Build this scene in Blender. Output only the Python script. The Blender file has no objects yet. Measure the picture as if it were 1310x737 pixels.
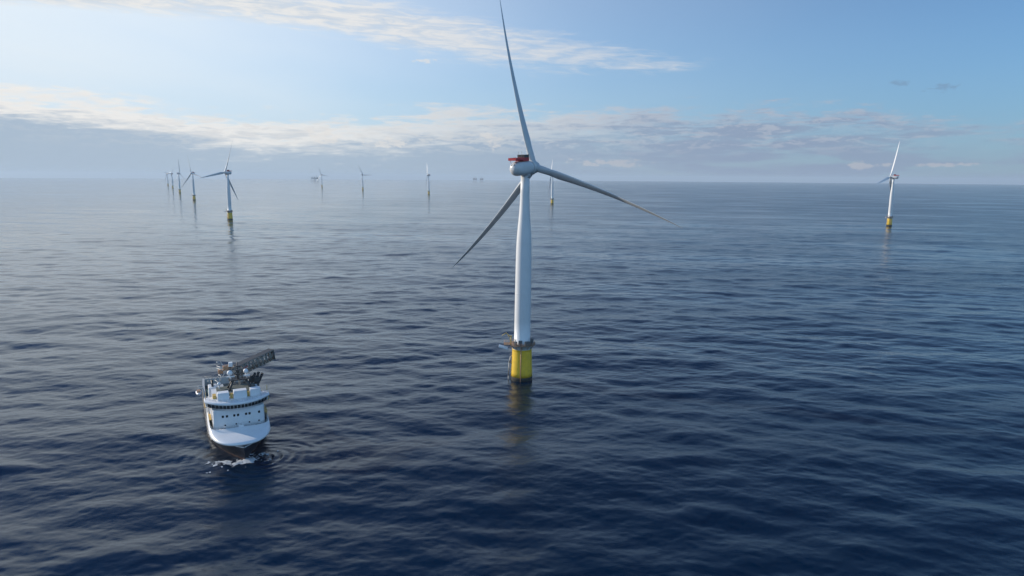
import bpy, math, random
import numpy as np
from math import sin, cos, tan, pi, radians, hypot, sqrt, atan2
from mathutils import Matrix, Vector

SC = bpy.context.scene
COL = SC.collection
EARTH = 6371000.0
random.seed(7)

# ------------------------------------------------------------------ camera
CAM_H = 101.0
cam_d = bpy.data.cameras.new("camera")
cam_d.lens = 24.0
cam_d.sensor_width = 36.0
cam_d.clip_start = 0.5
cam_d.clip_end = 200000.0
cam = bpy.data.objects.new("camera", cam_d)
COL.objects.link(cam)
cam.matrix_world = (Matrix.Translation((0, 0, CAM_H)) @ Matrix.Rotation(radians(90 - 9.29), 4, 'X')
                    @ Matrix.Rotation(radians(0.39), 4, 'Z'))
SC.camera = cam

# ------------------------------------------------------------------ light and exposure
SUN_AZ = radians(-69.0)       # clockwise from +Y
SUN_EL = radians(19.0)
sun_dir = Vector((sin(SUN_AZ) * cos(SUN_EL), cos(SUN_AZ) * cos(SUN_EL), sin(SUN_EL)))
sd = bpy.data.lights.new("sun", 'SUN')
sd.energy = 5.0
sd.angle = radians(0.5)
sd.color = (1.0, 0.90, 0.77)
sun = bpy.data.objects.new("sun", sd)
COL.objects.link(sun)
sun.rotation_euler = sun_dir.to_track_quat('Z', 'Y').to_euler()
sun.location = (-400, 100, 400)

SC.view_settings.view_transform = 'Standard'
SC.view_settings.look = 'None'
SC.view_settings.gamma = 1.0
SC.view_settings.exposure = 0.0
SC.view_settings.use_curve_mapping = False
SC.cycles.max_bounces = 6
SC.cycles.volume_bounces = 0
SC.cycles.use_denoising = True
SC.cycles.sample_clamp_indirect = 4.0


class NT:
    """short-hand for building node trees"""
    def __init__(self, tree):
        self.t = tree
        self.n = tree.nodes
        self.l = tree.links

    def new(self, kind, **kw):
        nd = self.n.new(kind)
        for k, v in kw.items():
            setattr(nd, k, v)
        return nd

    def put(self, sock, v):
        if isinstance(v, bpy.types.NodeSocket):
            self.l.new(v, sock)
        elif v is not None:
            sock.default_value = v

    def m(self, op, a, b=None, c=None, clamp=False):
        nd = self.n.new('ShaderNodeMath')
        nd.operation = op
        nd.use_clamp = clamp
        self.put(nd.inputs[0], a)
        if b is not None:
            self.put(nd.inputs[1], b)
        if c is not None:
            self.put(nd.inputs[2], c)
        return nd.outputs[0]

    def step(self, v, a, b):
        nd = self.n.new('ShaderNodeMapRange')
        nd.interpolation_type = 'SMOOTHSTEP'
        self.put(nd.inputs['Value'], v)
        self.put(nd.inputs['From Min'], a)
        self.put(nd.inputs['From Max'], b)
        nd.inputs['To Min'].default_value = 0.0
        nd.inputs['To Max'].default_value = 1.0
        return nd.outputs[0]

    def lin(self, v, a, b, c, d):
        nd = self.n.new('ShaderNodeMapRange')
        self.put(nd.inputs['Value'], v)
        nd.inputs['From Min'].default_value = a
        nd.inputs['From Max'].default_value = b
        self.put(nd.inputs['To Min'], c)
        self.put(nd.inputs['To Max'], d)
        return nd.outputs[0]

    def xyz(self, x, y, z):
        nd = self.n.new('ShaderNodeCombineXYZ')
        self.put(nd.inputs[0], x)
        self.put(nd.inputs[1], y)
        self.put(nd.inputs[2], z)
        return nd.outputs[0]

    def noise(self, vec, scale=1.0, detail=4.0, rough=0.5, lac=2.0, dist=0.0):
        nd = self.n.new('ShaderNodeTexNoise')
        nd.noise_dimensions = '3D'
        self.put(nd.inputs['Vector'], vec)
        nd.inputs['Scale'].default_value = scale
        nd.inputs['Detail'].default_value = detail
        nd.inputs['Roughness'].default_value = rough
        nd.inputs['Lacunarity'].default_value = lac
        nd.inputs['Distortion'].default_value = dist
        return nd.outputs['Fac']

    def mix(self, f, a, b):
        nd = self.n.new('ShaderNodeMix')
        nd.data_type = 'RGBA'
        self.put(nd.inputs[0], f)
        for i, v in ((6, a), (7, b)):
            if isinstance(v, tuple) and len(v) == 3:
                v = v + (1.0,)
            self.put(nd.inputs[i], v)
        return nd.outputs[2]

    def curve(self, v, pts):
        """piecewise-linear function of v given [(x, y), ...]"""
        x0, x1 = pts[0][0], pts[-1][0]
        ys = [p[1] for p in pts]
        y0, y1 = min(ys), max(ys)
        if y1 - y0 < 1e-6:
            y1 = y0 + 1e-3
        nd = self.n.new('ShaderNodeFloatCurve')
        cm = nd.mapping
        c = cm.curves[0]
        while len(c.points) < len(pts):
            c.points.new(0.5, 0.5)
        for p, (x, y) in zip(c.points, pts):
            p.location = ((x - x0) / (x1 - x0), (y - y0) / (y1 - y0))
            p.handle_type = 'AUTO'
        cm.update()
        t = self.m('DIVIDE', self.m('SUBTRACT', v, x0), x1 - x0, clamp=True)
        self.put(nd.inputs['Value'], t)
        return self.m('MULTIPLY_ADD', nd.outputs[0], y1 - y0, y0)


# ------------------------------------------------------------------ sky
def build_world():
    w = bpy.data.worlds.new("World")
    SC.world = w
    w.use_nodes = True
    t = NT(w.node_tree)
    t.n.clear()
    out = t.new('ShaderNodeOutputWorld')
    bg = t.new('ShaderNodeBackground')
    bg.inputs['Strength'].default_value = SKY_STRENGTH
    t.l.new(bg.outputs[0], out.inputs[0])
    sky = t.new('ShaderNodeTexSky', sky_type='NISHITA')
    sky.sun_disc = False
    sky.sun_elevation = SUN_EL
    sky.sun_rotation = SUN_AZ
    sky.altitude = 100.0
    sky.air_density = 1.0
    sky.dust_density = 0.05
    sky.ozone_density = 4.0
    co = t.new('ShaderNodeTexCoord').outputs['Generated']
    sp = t.new('ShaderNodeSeparateXYZ')
    t.l.new(co, sp.inputs[0])
    x, y, z = sp.outputs
    el = t.m('MULTIPLY', t.m('ARCSINE', z), 180 / pi)
    az = t.m('MULTIPLY', t.m('ARCTAN2', x, y), 180 / pi)
    zz = t.m('ADD', t.m('MAXIMUM', z, 0.0), 0.035)
    px = t.m('DIVIDE', x, zz)
    py = t.m('DIVIDE', y, zz)
    front = t.step(y, 0.0, 0.4)

    # sheet of streaky altocumulus, high on the left
    pu = t.xyz(px, py, 0.0)
    n_big = t.noise(t.xyz(t.m('MULTIPLY', az, 0.055), t.m('MULTIPLY', el, 0.22), 1.7), 1.0, 3.0, 0.5)
    n_str = t.noise(t.xyz(t.m('MULTIPLY', t.m('ADD', az, t.m('MULTIPLY', el, 2.2)), 0.12), t.m('MULTIPLY', el, 1.1), 5.1), 1.0, 7.0, 0.58, dist=0.4)
    n_pl = t.noise(pu, 1.6, 6.0, 0.6, dist=0.2)
    n_fl = t.noise(t.xyz(t.m('MULTIPLY', t.m('ADD', az, t.m('MULTIPLY', el, 1.4)), 0.42), t.m('MULTIPLY', el, 2.6), 8.1), 1.0, 7.0, 0.62, dist=0.6)
    n_up = t.m('ADD', t.m('MULTIPLY', n_str, 0.42), t.m('MULTIPLY', n_fl, 0.58))
    axis_u = t.curve(az, [(-50, 13.4), (-36.5, 11.9), (-25, 12.4), (-15, 12.3), (-8, 11.3), (0, 10.3), (8, 9.3), (14, 8.7), (30, 8.4)])
    half_u = t.curve(az, [(-50, 3.5), (-36.5, 1.5), (-25, 1.7), (-15, 1.9), (-8, 2.3), (0, 2.2), (8, 1.7), (14, 1.2), (30, 0.6)])
    off = t.m('DIVIDE', t.m('ABSOLUTE', t.m('SUBTRACT', el, axis_u)), half_u)
    mask_u = t.m('MULTIPLY', t.step(off, 1.5, 0.1), t.curve(az, [(-50, 1.0), (-12, 1.0), (-2, 0.9), (6, 0.76), (12, 0.62), (17, 0.25), (22, 0.0), (50, 0.0)]))
    den_u = t.m('MULTIPLY', t.step(t.m('ADD', t.m('MULTIPLY', t.m('SUBTRACT', n_up, 0.5), 1.9), mask_u), 0.38, 1.15), 0.92)
    den_u = t.m('MULTIPLY', den_u, front)

    # long bank above the horizon
    top_l = t.curve(az, [(-50, 7.2), (-36.5, 5.9), (-28, 5.4), (-20, 4.4), (-12, 4.6), (-4, 5.6), (6, 5.3), (16, 5.6), (24, 5.2), (31, 4.2), (38, 3.6), (50, 3.0)])
    n_bk = t.noise(t.xyz(t.m('MULTIPLY', az, 0.16), t.m('MULTIPLY', el, 1.3), 9.3), 1.0, 8.0, 0.6, dist=0.5)
    n_bf = t.noise(t.xyz(t.m('MULTIPLY', az, 0.55), t.m('MULTIPLY', el, 3.0), 2.9), 1.0, 6.0, 0.6, dist=0.3)
    n_bc = t.noise(t.xyz(t.m('MULTIPLY', az, 0.62), t.m('MULTIPLY', el, 2.6), 7.7), 1.0, 8.0, 0.66, dist=0.3)
    nb = t.m('ADD', t.m('MULTIPLY', n_bk, 0.5), t.m('ADD', t.m('MULTIPLY', n_bf, 0.25), t.m('MULTIPLY', n_bc, 0.25)))
    depth = t.m('SUBTRACT', top_l, el)                        # degrees below the top of the bank
    d1 = t.m('ADD', depth, t.m('MULTIPLY', t.m('SUBTRACT', nb, 0.5), 9.0))
    dens_bank = t.step(d1, -0.3, 1.1)
    thin = t.curve(az, [(-50, 0.97), (-36.5, 0.95), (-15, 0.88), (0, 0.85), (10, 0.90), (20, 0.90), (30, 0.78), (40, 0.65), (50, 0.5)])
    # the sheet opens towards the right between streaks
    gaps = t.step(n_bk, 0.36, 0.56)
    openness = t.step(az, -8.0, 26.0)
    gapf = t.m('SUBTRACT', 1.0, t.m('MULTIPLY', t.m('SUBTRACT', 1.0, gaps), t.m('MULTIPLY', openness, 0.72)))
    den_b = t.m('MULTIPLY', t.m('MULTIPLY', dens_bank, thin), t.m('MULTIPLY', gapf, front))

    # bank colour: white crest on the sunward side, slate underside
    crest_w = t.curve(az, [(-50, 3.0), (-36.5, 2.3), (-25, 2.4), (-15, 2.6), (0, 2.2), (12, 1.2), (40, 0.8)])
    crest = t.step(t.m('ADD', depth, t.m('MULTIPLY', t.m('SUBTRACT', nb, 0.5), 9.0)), t.m('MULTIPLY', crest_w, 1.25), t.m('MULTIPLY', crest_w, 0.45))
    lit = t.curve(az, [(-50, 1.0), (-36.5, 1.0), (-20, 0.95), (-6, 0.68), (4, 0.48), (14, 0.22), (28, 0.12), (40, 0.12)])
    crest = t.m('MULTIPLY', crest, lit)
    k = 1.0 / SKY_STRENGTH / 2 ** SC.view_settings.exposure
    def c3(r, g, b):
        return (r * k, g * k, b * k, 1.0)
    dark_l, dark_r = c3(0.39, 0.49, 0.61), c3(0.27, 0.34, 0.48)
    under = t.mix(t.step(az, -22.0, 22.0), dark_l, dark_r)
    bank = t.mix(crest, under, c3(0.88, 0.86, 0.83))
    tex = t.m('MULTIPLY', t.step(n_bc, 0.46, 0.60), t.m('MULTIPLY', t.step(el, 1.2, 3.2), t.curve(az, [(-50, 0.12), (-34, 0.15), (-22, 0.62), (-5, 0.75), (15, 0.6), (50, 0.55)])))
    bank = t.mix(tex, bank, t.mix(t.step(az, -12.0, 14.0), c3(0.74, 0.73, 0.72), c3(0.50, 0.53, 0.60)))
    upper = t.mix(t.step(n_fl, 0.36, 0.62), c3(0.60, 0.66, 0.73), c3(0.84, 0.83, 0.81))
    upper = t.mix(t.step(az, -20.0, 14.0), upper, c3(0.66, 0.69, 0.74))

    # small cumulus heads low on the bank
    def puff(a0, e0, wa, we, cut=0.9):
        da = t.m('DIVIDE', t.m('SUBTRACT', az, a0), wa)
        de = t.m('DIVIDE', t.m('SUBTRACT', el, e0), we)
        r = t.m('SQRT', t.m('ADD', t.m('MULTIPLY', da, da), t.m('MULTIPLY', de, de)))
        rr = t.m('ADD', r, t.m('MULTIPLY', t.m('SUBTRACT', n_pf, 0.5), 4.2))
        return t.step(rr, cut, cut - 0.65)
    n_pf = t.noise(t.xyz(t.m('MULTIPLY', az, 1.1), t.m('MULTIPLY', el, 2.4), 4.4), 1.0, 6.0, 0.62)
    pu_l = None
    for a in ((-15.2, 3.15, 1.5, 0.75), (-10.6, 2.6, 2.0, 0.42), (-1.8, 2.9, 1.3, 0.9), (8.0, 1.15, 4.2, 0.36), (26.4, 0.9, 1.0, 0.40),
              (31.5, 1.0, 3.6, 0.16), (-7.0, 8.9, 1.0, 0.25)):
        p = puff(*a)
        pu_l = p if pu_l is None else t.m('MAXIMUM', pu_l, p)
    puffc = t.mix(t.step(az, -10.0, 12.0), c3(0.80, 0.78, 0.75), c3(0.52, 0.52, 0.56))

    wisp = t.m('MAXIMUM', puff(31.2, 6.2, 1.2, 0.35), puff(28.9, 6.7, 0.8, 0.3, 0.7))

    # pale marine layer hugging the horizon
    base = t.n.new('ShaderNodeMix')
    base.data_type, base.blend_type = 'RGBA', 'MULTIPLY'
    base.inputs[0].default_value = 1.0
    t.l.new(sky.outputs[0], base.inputs[6])
    base.inputs[7].default_value = (0.75, 0.935, 1.07, 1.0)
    base = base.outputs[2]
    # deeper blue high in the clear sky ahead
    high = t.m('MULTIPLY', t.step(el, 15.0, 34.0), front)
    deep = t.n.new('ShaderNodeMix')
    deep.data_type, deep.blend_type = 'RGBA', 'MULTIPLY'
    t.l.new(high, deep.inputs[0])
    t.l.new(base, deep.inputs[6])
    deep.inputs[7].default_value = (0.36, 0.60, 0.82, 1.0)
    base = deep.outputs[2]
    # thin high veil brightening towards the sun
    dt = t.new('ShaderNodeVectorMath', operation='DOT_PRODUCT')
    t.l.new(co, dt.inputs[0])
    dt.inputs[1].default_value = tuple(sun_dir)
    ang = t.m('MULTIPLY', t.m('ARCCOSINE', dt.outputs['Value']), 180 / pi)
    n_veil = t.noise(t.xyz(t.m('MULTIPLY', px, 0.5), t.m('MULTIPLY', py, 0.25), 6.0), 1.0, 4.0, 0.5)
    veil = t.curve(ang, [(0, 0.9), (30, 0.90), (42, 0.84), (60, 0.46), (80, 0.16), (105, 0.02), (130, 0.0), (180, 0.0)])
    veil = t.m('MULTIPLY', veil, t.lin(n_veil, 0.3, 0.7, 0.85, 1.12), clamp=True)
    # unseen patchy blue brightening overhead and behind the viewer, added to fill shaded sides
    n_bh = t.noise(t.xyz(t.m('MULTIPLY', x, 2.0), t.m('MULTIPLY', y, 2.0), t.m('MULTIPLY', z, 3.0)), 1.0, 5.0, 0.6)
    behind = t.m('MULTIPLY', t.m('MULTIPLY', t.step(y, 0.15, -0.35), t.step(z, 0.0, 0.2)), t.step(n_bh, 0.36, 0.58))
    veil = t.m('MULTIPLY', veil, t.curve(el, [(-5, 1.0), (14, 1.0), (18, 1.0), (25, 0.42), (36, 0.06), (90, 0.04)]))
    base = t.mix(veil, base, c3(0.82, 0.90, 0.96))
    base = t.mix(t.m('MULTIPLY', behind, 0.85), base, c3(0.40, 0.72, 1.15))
    layer = t.m('MULTIPLY', t.step(el, 12.0, -1.0), 0.62)
    pale = t.mix(t.step(az, -40.0, 40.0), c3(0.55, 0.68, 0.80), c3(0.15, 0.28, 0.50))
    pale = t.mix(front, base, pale)
    colr = t.mix(layer, base, pale)
    colr = t.mix(den_u, colr, upper)
    colr = t.mix(den_b, colr, bank)
    colr = t.mix(t.m('MULTIPLY', pu_l, 0.62), colr, puffc)
    colr = t.mix(t.m('MULTIPLY', wisp, 0.75), colr, c3(0.20, 0.33, 0.50))
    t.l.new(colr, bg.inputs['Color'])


SKY_STRENGTH = 0.13
build_world()


# ------------------------------------------------------------------ materials
MATS = {}


def mat(name, color, rough=0.5, metal=0.0, var=0.0, scale=0.3, spec=0.5, streak=None, bump=0.0):
    """painted surface with weathering: colour drift from noise, optional vertical run-off streaks"""
    if name in MATS:
        return MATS[name]
    m = bpy.data.materials.new(name)
    m.use_nodes = True
    t = NT(m.node_tree)
    b = t.n['Principled BSDF']
    b.inputs['Roughness'].default_value = rough
    b.inputs['Metallic'].default_value = metal
    b.inputs['Specular IOR Level'].default_value = spec
    co = t.new('ShaderNodeTexCoord').outputs['Object']
    n1 = t.noise(co, scale, 5.0, 0.6)
    dark = tuple(c * (1 - var) for c in color)
    col = t.mix(t.step(n1, 0.35, 0.7), color, dark)
    if streak:
        sp = t.new('ShaderNodeSeparateXYZ')
        t.l.new(co, sp.inputs[0])
        v = t.xyz(t.m('MULTIPLY', sp.outputs[0], 2.5), t.m('MULTIPLY', sp.outputs[1], 2.5), t.m('MULTIPLY', sp.outputs[2], 0.18))
        n2 = t.noise(v, 1.0, 4.0, 0.6)
        col = t.mix(t.m('MULTIPLY', t.step(n2, 0.52, 0.75), streak[1]), col, streak[0])
    t.put(b.inputs['Base Color'], col)
    t.put(b.inputs['Roughness'], t.lin(n1, 0.2, 0.8, rough * 0.85, min(1, rough * 1.2)))
    MATS[name] = m
    return m


M_TOWER = mat('white_tower_paint', (0.63, 0.64, 0.65), 0.42, var=0.05, scale=0.15, streak=((0.5, 0.47, 0.42), 0.18))
M_NACELLE = mat('light_grey_nacelle_paint', (0.52, 0.53, 0.54), 0.4, var=0.06, scale=0.25, streak=((0.36, 0.34, 0.31), 0.25))
M_BLADE = mat('grey_white_blade_paint', (0.46, 0.48, 0.49), 0.38, var=0.05, scale=0.2)
M_YELLOW = mat('yellow_marine_paint', (0.78, 0.50, 0.03), 0.5, var=0.16, scale=0.4, streak=((0.42, 0.27, 0.05), 0.4))
M_GROWTH = mat('dark_marine_growth', (0.025, 0.025, 0.02), 0.8, var=0.4, scale=1.2)
M_STEEL = mat('galvanised_steel', (0.34, 0.34, 0.33), 0.5, 0.4, var=0.2, scale=1.5)
M_DARK = mat('dark_painted_steel', (0.04, 0.042, 0.045), 0.5, var=0.25, scale=1.0)
M_CABINET = mat('dark_grey_cabinet', (0.10, 0.11, 0.12), 0.5, var=0.2)
M_RED = mat('red_paint', (0.42, 0.008, 0.02), 0.45, var=0.15, scale=1.0)
M_ORANGE = mat('weathered_orange_paint', (0.46, 0.25, 0.14), 0.6, var=0.25, scale=1.0)
M_PLATFORM = mat('rust_stained_platform_paint', (0.30, 0.19, 0.12), 0.65, var=0.45, scale=0.9)
M_WHITE = mat('white_ship_paint', (0.70, 0.71, 0.73), 0.4, var=0.06, scale=0.4, streak=((0.5, 0.44, 0.36), 0.14))
M_HULL = mat('dark_blue_hull_paint', (0.016, 0.020, 0.032), 0.35, var=0.3, scale=0.3, streak=((0.10, 0.06, 0.04), 0.30))
M_BOOT = mat('rusty_red_antifouling', (0.075, 0.022, 0.016), 0.7, var=0.35, scale=0.5)
M_GLASS = mat('dark_window_glass', (0.006, 0.008, 0.012), 0.06, spec=0.7)
M_DECK = mat('green_grey_deck', (0.10, 0.12, 0.11), 0.8, var=0.3, scale=0.5)
M_TIMBER = mat('worn_cargo_deck', (0.16, 0.14, 0.12), 0.85, var=0.4, scale=0.7)
M_TEAL = mat('dark_green_container_paint', (0.02, 0.10, 0.075), 0.5, var=0.25, scale=0.8, streak=((0.12, 0.07, 0.04), 0.3))
M_GREY = mat('light_grey_paint', (0.42, 0.43, 0.43), 0.5, var=0.15, scale=0.6)
M_BUFF = mat('buff_yellow_paint', (0.62, 0.40, 0.10), 0.55, var=0.2, scale=0.6)
M_TRUSS = mat('weathered_gangway_metal', (0.30, 0.285, 0.26), 0.6, 0.1, var=0.45, scale=1.6)
M_FAR = mat('far_platform_steel', (0.20, 0.20, 0.20), 0.7, var=0.2, scale=0.05)


# ------------------------------------------------------------------ mesh builder
class MB:
    def __init__(self):
        self.v, self.f, self.s = [], [], []

    def add(self, verts, faces, smooth=False):
        o = len(self.v)
        self.v += [tuple(p) for p in verts]
        self.f += [tuple(i + o for i in f) for f in faces]
        self.s += [smooth] * len(faces)
        return self

    def box(self, c, size, rot=None, taper=1.0):
        hx, hy, hz = size[0] / 2, size[1] / 2, size[2] / 2
        P = [Vector((sx * hx * (taper if sz > 0 else 1), sy * hy * (taper if sz > 0 else 1), sz * hz)) for sz in (-1, 1) for sx, sy in ((-1, -1), (1, -1), (1, 1), (-1, 1))]
        if rot is not None:
            P = [rot @ p for p in P]
        c = Vector(c)
        return self.add([p + c for p in P], [(3, 2, 1, 0), (4, 5, 6, 7), (0, 1, 5, 4), (1, 2, 6, 5), (2, 3, 7, 6), (3, 0, 4, 7)])

    def tube(self, a, b, r, r2=None, n=8, caps=True):
        a, b = Vector(a), Vector(b)
        r2 = r if r2 is None else r2
        d = (b - a).normalized()
        u = d.orthogonal().normalized()
        w = d.cross(u)
        V = []
        for p, q in ((a, r), (b, r2)):
            for i in range(n):
                t = 2 * pi * i / n
                V.append(p + u * (q * cos(t)) + w * (q * sin(t)))
        F = [(i, (i + 1) % n, n + (i + 1) % n, n + i) for i in range(n)]
        self.add(V, F, True)
        if caps:
            o = len(self.v) - 2 * n
            self.f += [tuple(o + i for i in range(n - 1, -1, -1)), tuple(o + n + i for i in range(n))]
            self.s += [False, False]
        return self

    def path(self, pts, r, n=6):
        for a, b in zip(pts[:-1], pts[1:]):
            self.tube(a, b, r, n=n)
        return self

    def lathe(self, prof, n=48, c=(0, 0, 0), axis=None, cap=True, smooth=True):
        """prof: (radius, height) pairs; axis = rotation matrix taking +Z to the wanted axis"""
        V = []
        for r, z in prof:
            for i in range(n):
                t = 2 * pi * i / n
                p = Vector((r * cos(t), r * sin(t), z))
                V.append((axis @ p if axis is not None else p) + Vector(c))
        F = []
        for k in range(len(prof) - 1):
            for i in range(n):
                j = (i + 1) % n
                F.append((k * n + i, k * n + j, (k + 1) * n + j, (k + 1) * n + i))
        self.add(V, F, smooth)
        if cap:
            o = len(self.v) - len(V)
            m = (len(prof) - 1) * n
            self.f += [tuple(o + i for i in range(n - 1, -1, -1)), tuple(o + m + i for i in range(n))]
            self.s += [False, False]
        return self

    def loft(self, rings, closed=True, smooth=True, cap=True):
        n = len(rings[0])
        V = [p for r in rings for p in r]
        F = []
        for k in range(len(rings) - 1):
            for i in range(n if closed else n - 1):
                j = (i + 1) % n
                F.append((k * n + i, k * n + j, (k + 1) * n + j, (k + 1) * n + i))
        self.add(V, F, smooth)
        if cap and closed:
            o = len(self.v) - len(V)
            m = (len(rings) - 1) * n
            self.f += [tuple(o + i for i in range(n - 1, -1, -1)), tuple(o + m + i for i in range(n))]
            self.s += [False, False]
        return self

    def prism(self, outline, z0, z1, smooth=False):
        a = [(p[0], p[1], z0) for p in outline]
        b = [(p[0], p[1], z1) for p in outline]
        return self.loft([a, b], smooth=smooth)

    def build(self, name, material, parent=None, bevel=0.0):
        me = bpy.data.meshes.new(name)
        me.from_pydata([tuple(p) for p in self.v], [], self.f)
        me.polygons.foreach_set('use_smooth', self.s)
        me.materials.append(material)
        me.update()
        o = bpy.data.objects.new(name, me)
        COL.objects.link(o)
        if parent is not None:
            o.parent = parent
        if bevel:
            b = o.modifiers.new('bevel', 'BEVEL')
            b.width = bevel
            b.segments = 2
            b.limit_method = 'ANGLE'
        return o


def tag(o, label=None, cat=None, group=None, kind=None):
    for k, v in (('label', label), ('category', cat), ('group', group), ('kind', kind)):
        if v:
            o[k] = v
    return o


def empty(name, loc=(0, 0, 0), rz=0.0):
    o = bpy.data.objects.new(name, None)
    o.empty_display_size = 2
    o.location = loc
    o.rotation_euler = (0, 0, rz)
    COL.objects.link(o)
    return o


# ------------------------------------------------------------------ the sea
SHIP_HEAD = radians(26.5)
SHIP_BOW = Vector((-95.5, 231.5, 0.0))
SHIP_F = Vector((sin(SHIP_HEAD), -cos(SHIP_HEAD), 0))
SHIP_L = Vector((cos(SHIP_HEAD), sin(SHIP_HEAD), 0))

rng = np.random.default_rng(11)


def wave_tile(L, N, lmin, lmax, lpeak, wind, spread):
    """a periodic patch of random sea holding wavelengths lmin..lmax, scaled to unit rms slope"""
    k1 = 2 * np.pi * np.fft.fftfreq(N, L / N)
    kx, ky = np.meshgrid(k1, k1, indexing='ij')
    k = np.hypot(kx, ky)
    k[0, 0] = 1e-9
    lam = 2 * np.pi / k
    ang = np.arctan2(kx, ky) - wind
    direc = np.abs(np.cos(ang / 1.0)) ** spread
    S = k ** -4.0 * np.exp(-0.9 * (lam / lpeak) ** 2.0) * direc
    edge = 1 / (1 + np.exp(-(lam - lmin) / (0.08 * lmin))) / (1 + np.exp((lam - lmax) / (0.08 * lmax)))
    S *= edge
    S[0, 0] = 0
    g = rng.normal(size=(N, N)) + 1j * rng.normal(size=(N, N))
    Hk = g * np.sqrt(S)
    h = np.fft.ifft2(Hk).real
    sx = np.fft.ifft2(1j * kx * Hk).real
    sy = np.fft.ifft2(1j * ky * Hk).real
    return h / np.sqrt((sx ** 2 + sy ** 2).mean())


def sample(tile, L, x, y, rot):
    N = tile.shape[0]
    u = ((x * cos(rot) - y * sin(rot)) / L * N) % N
    v = ((x * sin(rot) + y * cos(rot)) / L * N) % N
    i, j = np.floor(u).astype(np.int64), np.floor(v).astype(np.int64)
    fu, fv = u - i, v - j
    i %= N
    j %= N
    i1, j1 = (i + 1) % N, (j + 1) % N
    return (tile[i, j] * (1 - fu) * (1 - fv) + tile[i1, j] * fu * (1 - fv) + tile[i, j1] * (1 - fu) * fv + tile[i1, j1] * fu * fv)


WIND = radians(15.0)
CROSS = radians(-20.0)
BANDS = []          # tile, L, lmin, rms slope, rotation
for L, N, lmin, lmax, lpeak, spread, slope in (
        (1900.0, 512, 45.0, 170.0, 120.0, 10.0, 0.022),
        (760.0, 512, 14.0, 45.0, 40.0, 7.0, 0.043),
        (233.0, 512, 5.0, 14.0, 20.0, 4.0, 0.033),
        (91.0, 512, 1.9, 5.0, 9.0, 2.0, 0.028)):
    BANDS.append((wave_tile(L, N, lmin, lmax, lpeak, WIND, spread), L, lmin, slope, 0.0))
    BANDS.append((wave_tile(L * 0.713, N, lmin, lmax, lpeak, CROSS - 0.32, spread), L * 0.713, lmin, slope * 0.8, 0.32))

RIP_C = SHIP_BOW + SHIP_L * 7.0 + SHIP_F * 2.0


def ripples(x, y):
    wob = 0.9 * np.sin(x * 0.31 + y * 0.17) + 0.7 * np.sin(x * 0.13 - y * 0.41 + 1.3)
    fade = 0.55 + 0.45 * np.sin(np.arctan2(y - RIP_C.y, x - RIP_C.x) * 3.0 + wob)
    r = np.hypot(x - RIP_C.x, y - RIP_C.y)
    a = 0.32 * np.exp(-r / 15.0) * np.clip((r - 1.0) / 2.0, 0, 1) * fade
    r2 = np.hypot(x - SHIP_BOW.x + SHIP_L.x * 5, y - SHIP_BOW.y + SHIP_L.y * 5)
    b = 0.09 * np.exp(-r2 / 16.0) * (0.6 + 0.4 * np.sin(wob * 2))
    return a * np.sin(2 * np.pi * (r + 0.35 * wob) / (2.9 + 0.03 * r)) + b * np.sin(2 * np.pi * (r2 + 0.4 * wob) / 3.7)


def sea_height(x, y, spacing):
    z = np.zeros_like(x)
    for tile, L, lmin, slope, rot in BANDS:
        w = np.clip((lmin * 1.8 / spacing - 1.2) / 1.2, 0, 1)
        idx = np.nonzero(w > 0)[0]
        if len(idx):
            z[idx] += slope * w[idx] * sample(tile, L, x[idx], y[idx], rot)
    # a lee of calmer water round the hull
    near = np.nonzero((np.abs(x - SHIP_BOW.x) < 90) & (np.abs(y - SHIP_BOW.y) < 90) & (spacing < 1.3))[0]
    z[near] += ripples(x[near], y[near])
    return z


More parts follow.
